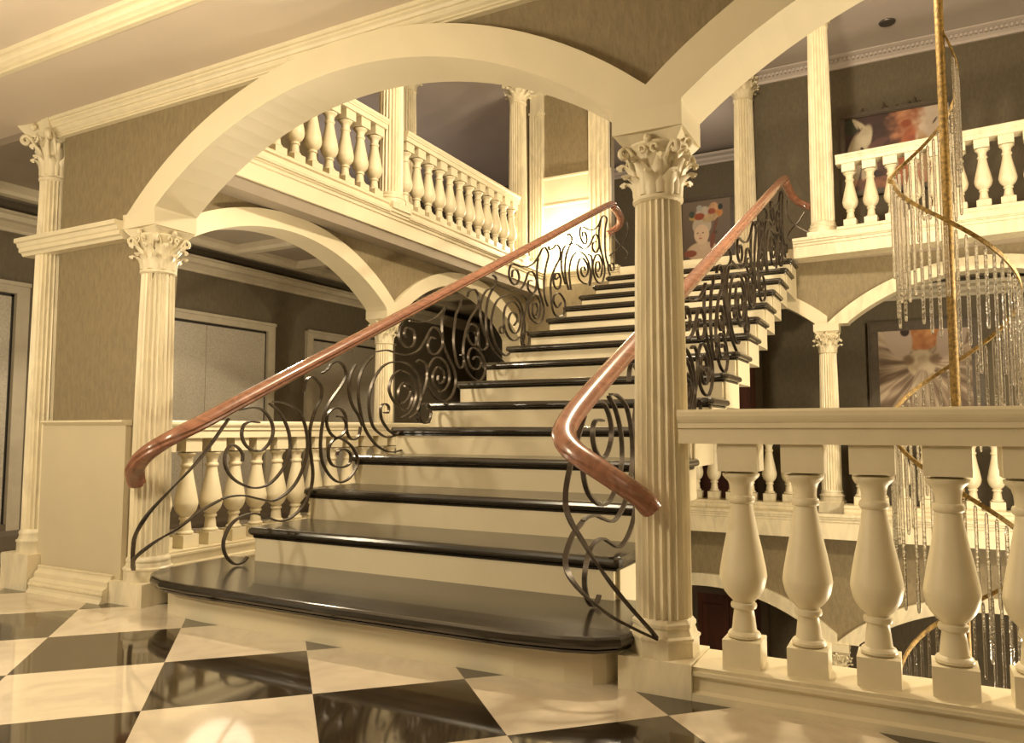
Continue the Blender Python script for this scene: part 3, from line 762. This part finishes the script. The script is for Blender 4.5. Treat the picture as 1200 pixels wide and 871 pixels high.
def frame_mb(x0, x1, z0, z1, y, w, d=.10):
    mb = MB()
    for a, b_, c, e in ((x0, x1, z1-w, z1), (x0, x1, z0, z0+w), (x0, x0+w, z0+w, z1-w), (x1-w, x1, z0+w, z1-w)):
        mb.box(a, b_, y-d, y, c, e); mb.box(a+w*.2, b_-w*.2 if b_-a > w*1.1 else b_-w*.2, y-d-.02, y-d, c+w*.2, e-w*.2)
    return mb
# four horses' heads
def horses(u, v):
    n = wob(u, v)
    c = mixc((44, 30, 28), (84, 56, 50), n*.6 + v*.3)
    c = mixc(c, mixc((150, 92, 66), (196, 140, 106), n), (u + .12*(n-.5) - .38)/.14)
    c = mixc(c, mixc((160, 136, 116), (200, 184, 168), v + .2*n), (u + .12*(n-.5) - .64)/.12)
    # white horse, head lowered towards the right
    c = over(c, blob(u, v, .06, .90, .07, .13), (52, 56, 40), .5)
    c = over(c, blob(u, v, .07, .38, .09, .42, -.15), mixc((176, 164, 140), (140, 126, 104), n), .3)
    c = over(c, blob(u, v, .155, .60, .085, .30, -.28), mixc((196, 186, 162), (162, 148, 124), n*.7), .3)
    c = over(c, blob(u, v, .205, .30, .045, .17, -.25), (186, 172, 146), .3)
    for k_ in range(4): c = over(c, blob(u, v, .10 + .03*k_, .93 - .02*k_, .012, .09, .3 + .1*k_), (190, 178, 152), .6)
    c = over(c, blob(u, v, .165, .56, .016, .035, .3), (28, 18, 14), .8); c = over(c, blob(u, v, .225, .19, .012, .03), (70, 50, 40), .8)
    # grey-brown horse
    c = over(c, blob(u, v, .37, .40, .14, .20, .5), mixc((116, 88, 78), (74, 48, 44), n), .5)
    c = over(c, blob(u, v, .45, .34, .06, .14, .2), mixc((140, 118, 104), (96, 72, 64), n), .5)
    c = over(c, blob(u, v, .42, .47, .03, .045), (30, 18, 16), .8); c = over(c, blob(u, v, .33, .62, .12, .05, .5), (96, 62, 58), .8)
    # chestnut horse
    c = over(c, blob(u, v, .585, .42, .075, .36, -.18), mixc((186, 108, 76), (146, 78, 54), n), .5)
    c = over(c, blob(u, v, .63, .32, .035, .20, -.1), (196, 136, 100), .5)
    c = over(c, blob(u, v, .645, .52, .017, .05), (54, 26, 20), .8); c = over(c, blob(u, v, .60, .82, .05, .05, .4), (150, 76, 50), .8)
    # pale horse in profile
    c = over(c, blob(u, v, .77, .40, .065, .27, .1), mixc((192, 164, 128), (160, 126, 92), n), .5)
    c = over(c, blob(u, v, .835, .38, .045, .13, .5), (180, 140, 100), .5)
    c = over(c, blob(u, v, .85, .52, .02, .045), (64, 44, 36), .8); c = over(c, blob(u, v, .87, .80, .010, .045, -.5), (84, 72, 66), .8)
    if v < .16: c = mixc(c, (170, 112, 84), .6*n + .2)
    return c
YW = 17.2
t = thing('painting', 'wide picture of four horses\' heads on the upper rear wall behind the balustrade', 'painting', (-.14, YW-.05, 6.4))
part('frame', frame_mb(-1.20, .92, 6.34, 8.12, YW-.01, .11), M['pframe'], t)
canvas('canvas', -1.09, .81, 6.45, 8.01, YW-.08, horses, t)
for i, (x, h) in enumerate(((-.75,.10),(-.35,.16),(-.30,.07),(-.1,.06),(.12,.10),(.22,.16),(.3,.06))):
    orn = MB().lathe([(.03,0),(.045,.02),(.02,h*.5),(.025,h*.7),(.004,h)], 8, (x, YW-.07, 8.11)); part('frame_ornament', orn, M['pframe'], t)

# soft feathery picture on the ground storey
def fur(u, v):
    du, dv = u-.5, v-.62; a = math.atan2(dv, du); r_ = math.hypot(du, dv)
    n = wob(u, v); s_ = max(0, min(1, .5 + 1.1*noise.noise(Vector((math.cos(a)*7 + .8*r_, math.sin(a)*7, r_*2.5))) + .5*noise.noise(Vector((math.cos(a)*19, math.sin(a)*19, r_*5)))))
    c = mixc((186, 166, 142), (96, 76, 58), s_*.95)
    c = mixc(c, (92, 70, 52), .55*s_*max(0, 1 - abs(v-.38)*3)*(1 if u < .5 else .5))
    c = over(c, blob(u, v, .48, .98, .25, .22), mixc((146, 86, 44), (196, 140, 86), n))
    c = over(c, blob(u, v, .22, .92, .15, .24, .3), (178, 158, 142)); c = over(c, blob(u, v, .80, .90, .15, .26, -.3), (170, 150, 136))
    c = over(c, blob(u, v, .47, .62, .16, .15), mixc((196, 178, 150), (160, 140, 112), n))
    c = over(c, blob(u, v, .33, .66, .06, .05), (120, 94, 70), 1.4); c = over(c, blob(u, v, .62, .66, .06, .05), (120, 94, 70), 1.4)
    c = over(c, blob(u, v, .30, .97, .05, .05), (46, 26, 20), .5)
    c = over(c, blob(u, v, .47, .30, .12, .26), mixc((190, 174, 152), (140, 120, 98), s_))
    return c
t = thing('painting', 'square picture of pale feathery fur on the ground-storey rear wall, behind the chandelier', 'painting', (.2, YW-.05, 1.5))
part('frame', frame_mb(-.80, 1.20, 1.45, 3.66, YW-.01, .19), M['pframe'], t)
canvas('canvas', -.61, 1.01, 1.64, 3.50, YW-.10, fur, t)
# lady with a tall powdered hairdress of flowers
def lady(u, v):
    n = wob(u, v); v = (v-.33)/.67
    c = mixc((96, 80, 66), (118, 102, 88), v)
    c = over(c, blob(u, v, .42, .12, .34, .17), (206, 178, 148)); c = over(c, blob(u, v, .15, .10, .14, .06), (140, 76, 54))
    c = over(c, blob(u, v, .63, .32, .05, .16, -.2), (120, 66, 44))
    c = over(c, blob(u, v, .42, .28, .10, .14), (212, 184, 152))
    c = over(c, blob(u, v, .41, .57, .20, .17), (190, 174, 152)); c = over(c, blob(u, v, .40, .42, .16, .17), (222, 192, 160))
    for q in (.37, .48): c = over(c, blob(u, v, q-.05, .445, .022, .011), (110, 76, 60), 1.0)
    c = over(c, blob(u, v, .375, .40, .012, .025), (200, 160, 130), .8); c = over(c, blob(u, v, .375, .35, .035, .011), (186, 96, 76), .8)
    for (a, b_, ra, rb_, col) in ((.24,.72,.10,.05,(206,170,104)),(.46,.80,.17,.10,(206,190,170)),(.36,.73,.11,.06,(160,76,48)),(.72,.76,.13,.08,(206,138,74)),(.66,.87,.10,.08,(214,164,122)),
                                  (.60,.70,.15,.07,(206,170,126)),(.80,.86,.05,.05,(34,46,40)),(.62,.80,.08,.05,(166,86,56)),(.20,.78,.06,.06,(78,88,72)),(.36,.88,.06,.05,(186,180,172)),(.54,.66,.12,.05,(196,166,124))):
        c = over(c, blob(u, v, a, b_, ra, rb_), mixc(col, tuple(p*.8 for p in col), n), .5)
    c = over(c, blob(u, v, .69, .55, .03, .14, -.35), (112, 70, 50)); c = over(c, blob(u, v, .69, .43, .04, .035), (90, 60, 46))
    return c
t = thing('painting', 'portrait of a pale person in a tall flowered hairdress, hung beyond the stair landing', 'painting', (-5.0, 21.2, 5.5))
part('frame', frame_mb(-5.82, -4.22, 5.35, 8.08, 21.29, .13), M['pframe'], t)
canvas('canvas', -5.69, -4.35, 5.48, 7.95, 21.20, lady, t, nx=90)

# ------------------------------------------------------------------ recessed downlight on the upper ceiling
t = thing('recessed_downlight', 'small round recessed downlight in the upper ceiling above the right balcony', 'downlight', (-.21, 16.0, 9.4))
part('trim_ring', MB().lathe([(.10, -.03), (.14, -.03), (.15, -.015), (.15, 0), (.10, 0)], 24, (-.21, 16.0, 9.4)), M['downlight'], t)
part('lens', MB().lathe([(.001, -.012), (.10, -.012), (.10, -.002), (.001, -.002)], 24, (-.21, 16.0, 9.4)), M['dark'], t)

# ------------------------------------------------------------------ LIGHTS
def light(kind, loc, energy, col=(1, .80, .52), size=.3, rot=None, spot=None):
    d = bpy.data.lights.new('lamp', kind); o = bpy.data.objects.new('lamp', d); C.objects.link(o)
    o.location = loc; d.energy = energy; d.color = col
    if kind == 'AREA': d.size = size
    else: d.shadow_soft_size = size
    if rot: o.rotation_euler = rot
    return o
W = (1, .835, .575); W2 = (1, .84, .62)
light('POINT', (-7.6, 1.0, 2.2), 78, W, .05)          # camera room, left wall lamp
light('POINT', (-4.3, 1.45, 3.2), 108, W, .25)          # camera room, middle
light('POINT', (1.5, 1.0, 3.6), 16, W, .5)  # added fill for the right balustrade, no fixture there
light('POINT', (-1.9, 8.1, 7.4), 500, W, .15)         # stair hall, beside the chandelier
light('POINT', (3.2, 8.8, 2.8), 400, W, .12)
light('POINT', (3.0, 9.0, -1.6), 330, W, .3)
light('POINT', (-6.55, 14.75, 5.6), 60, W, .06)       # wall lamp at the balcony corner
light('POINT', (-6.35, 6.3, 2.7), 52, W, .08)         # left side of the stair well
light('POINT', (-14, 16, 6.8), 50, (1, .88, .76), .4)
light('POINT', (-4.6, 18.2, 7.6), 30, W2, .3)  # unseen light added to brighten the portrait in the far hall
light('POINT', (-9.0, 8.0, 3.2), 7, W2, .3)  # weak fill added for the left hall and its doors

w = bpy.data.worlds.new('world'); bpy.context.scene.world = w; w.use_nodes = True
w.node_tree.nodes['Background'].inputs['Color'].default_value = (1, .8, .55, 1)
w.node_tree.nodes['Background'].inputs['Strength'].default_value = .05

# ------------------------------------------------------------------ scale the whole place to metres
for me in bpy.data.meshes: me.transform(Matrix.Scale(S, 4))
for o in bpy.data.objects:
    if o == cam:
        m_ = o.matrix_world.copy(); m_.translation = m_.translation*S; o.matrix_world = m_
    else: o.location = Vector(o.location)*S
    if o.type == 'LIGHT' : o.data.shadow_soft_size *= 1 if o.data.type != 'AREA' else 1
sc = bpy.context.scene
sc.view_settings.view_transform = 'Standard'; sc.view_settings.look = 'None'
sc.view_settings.exposure = 0.0; sc.view_settings.gamma = 1.0; sc.view_settings.use_curve_mapping = False
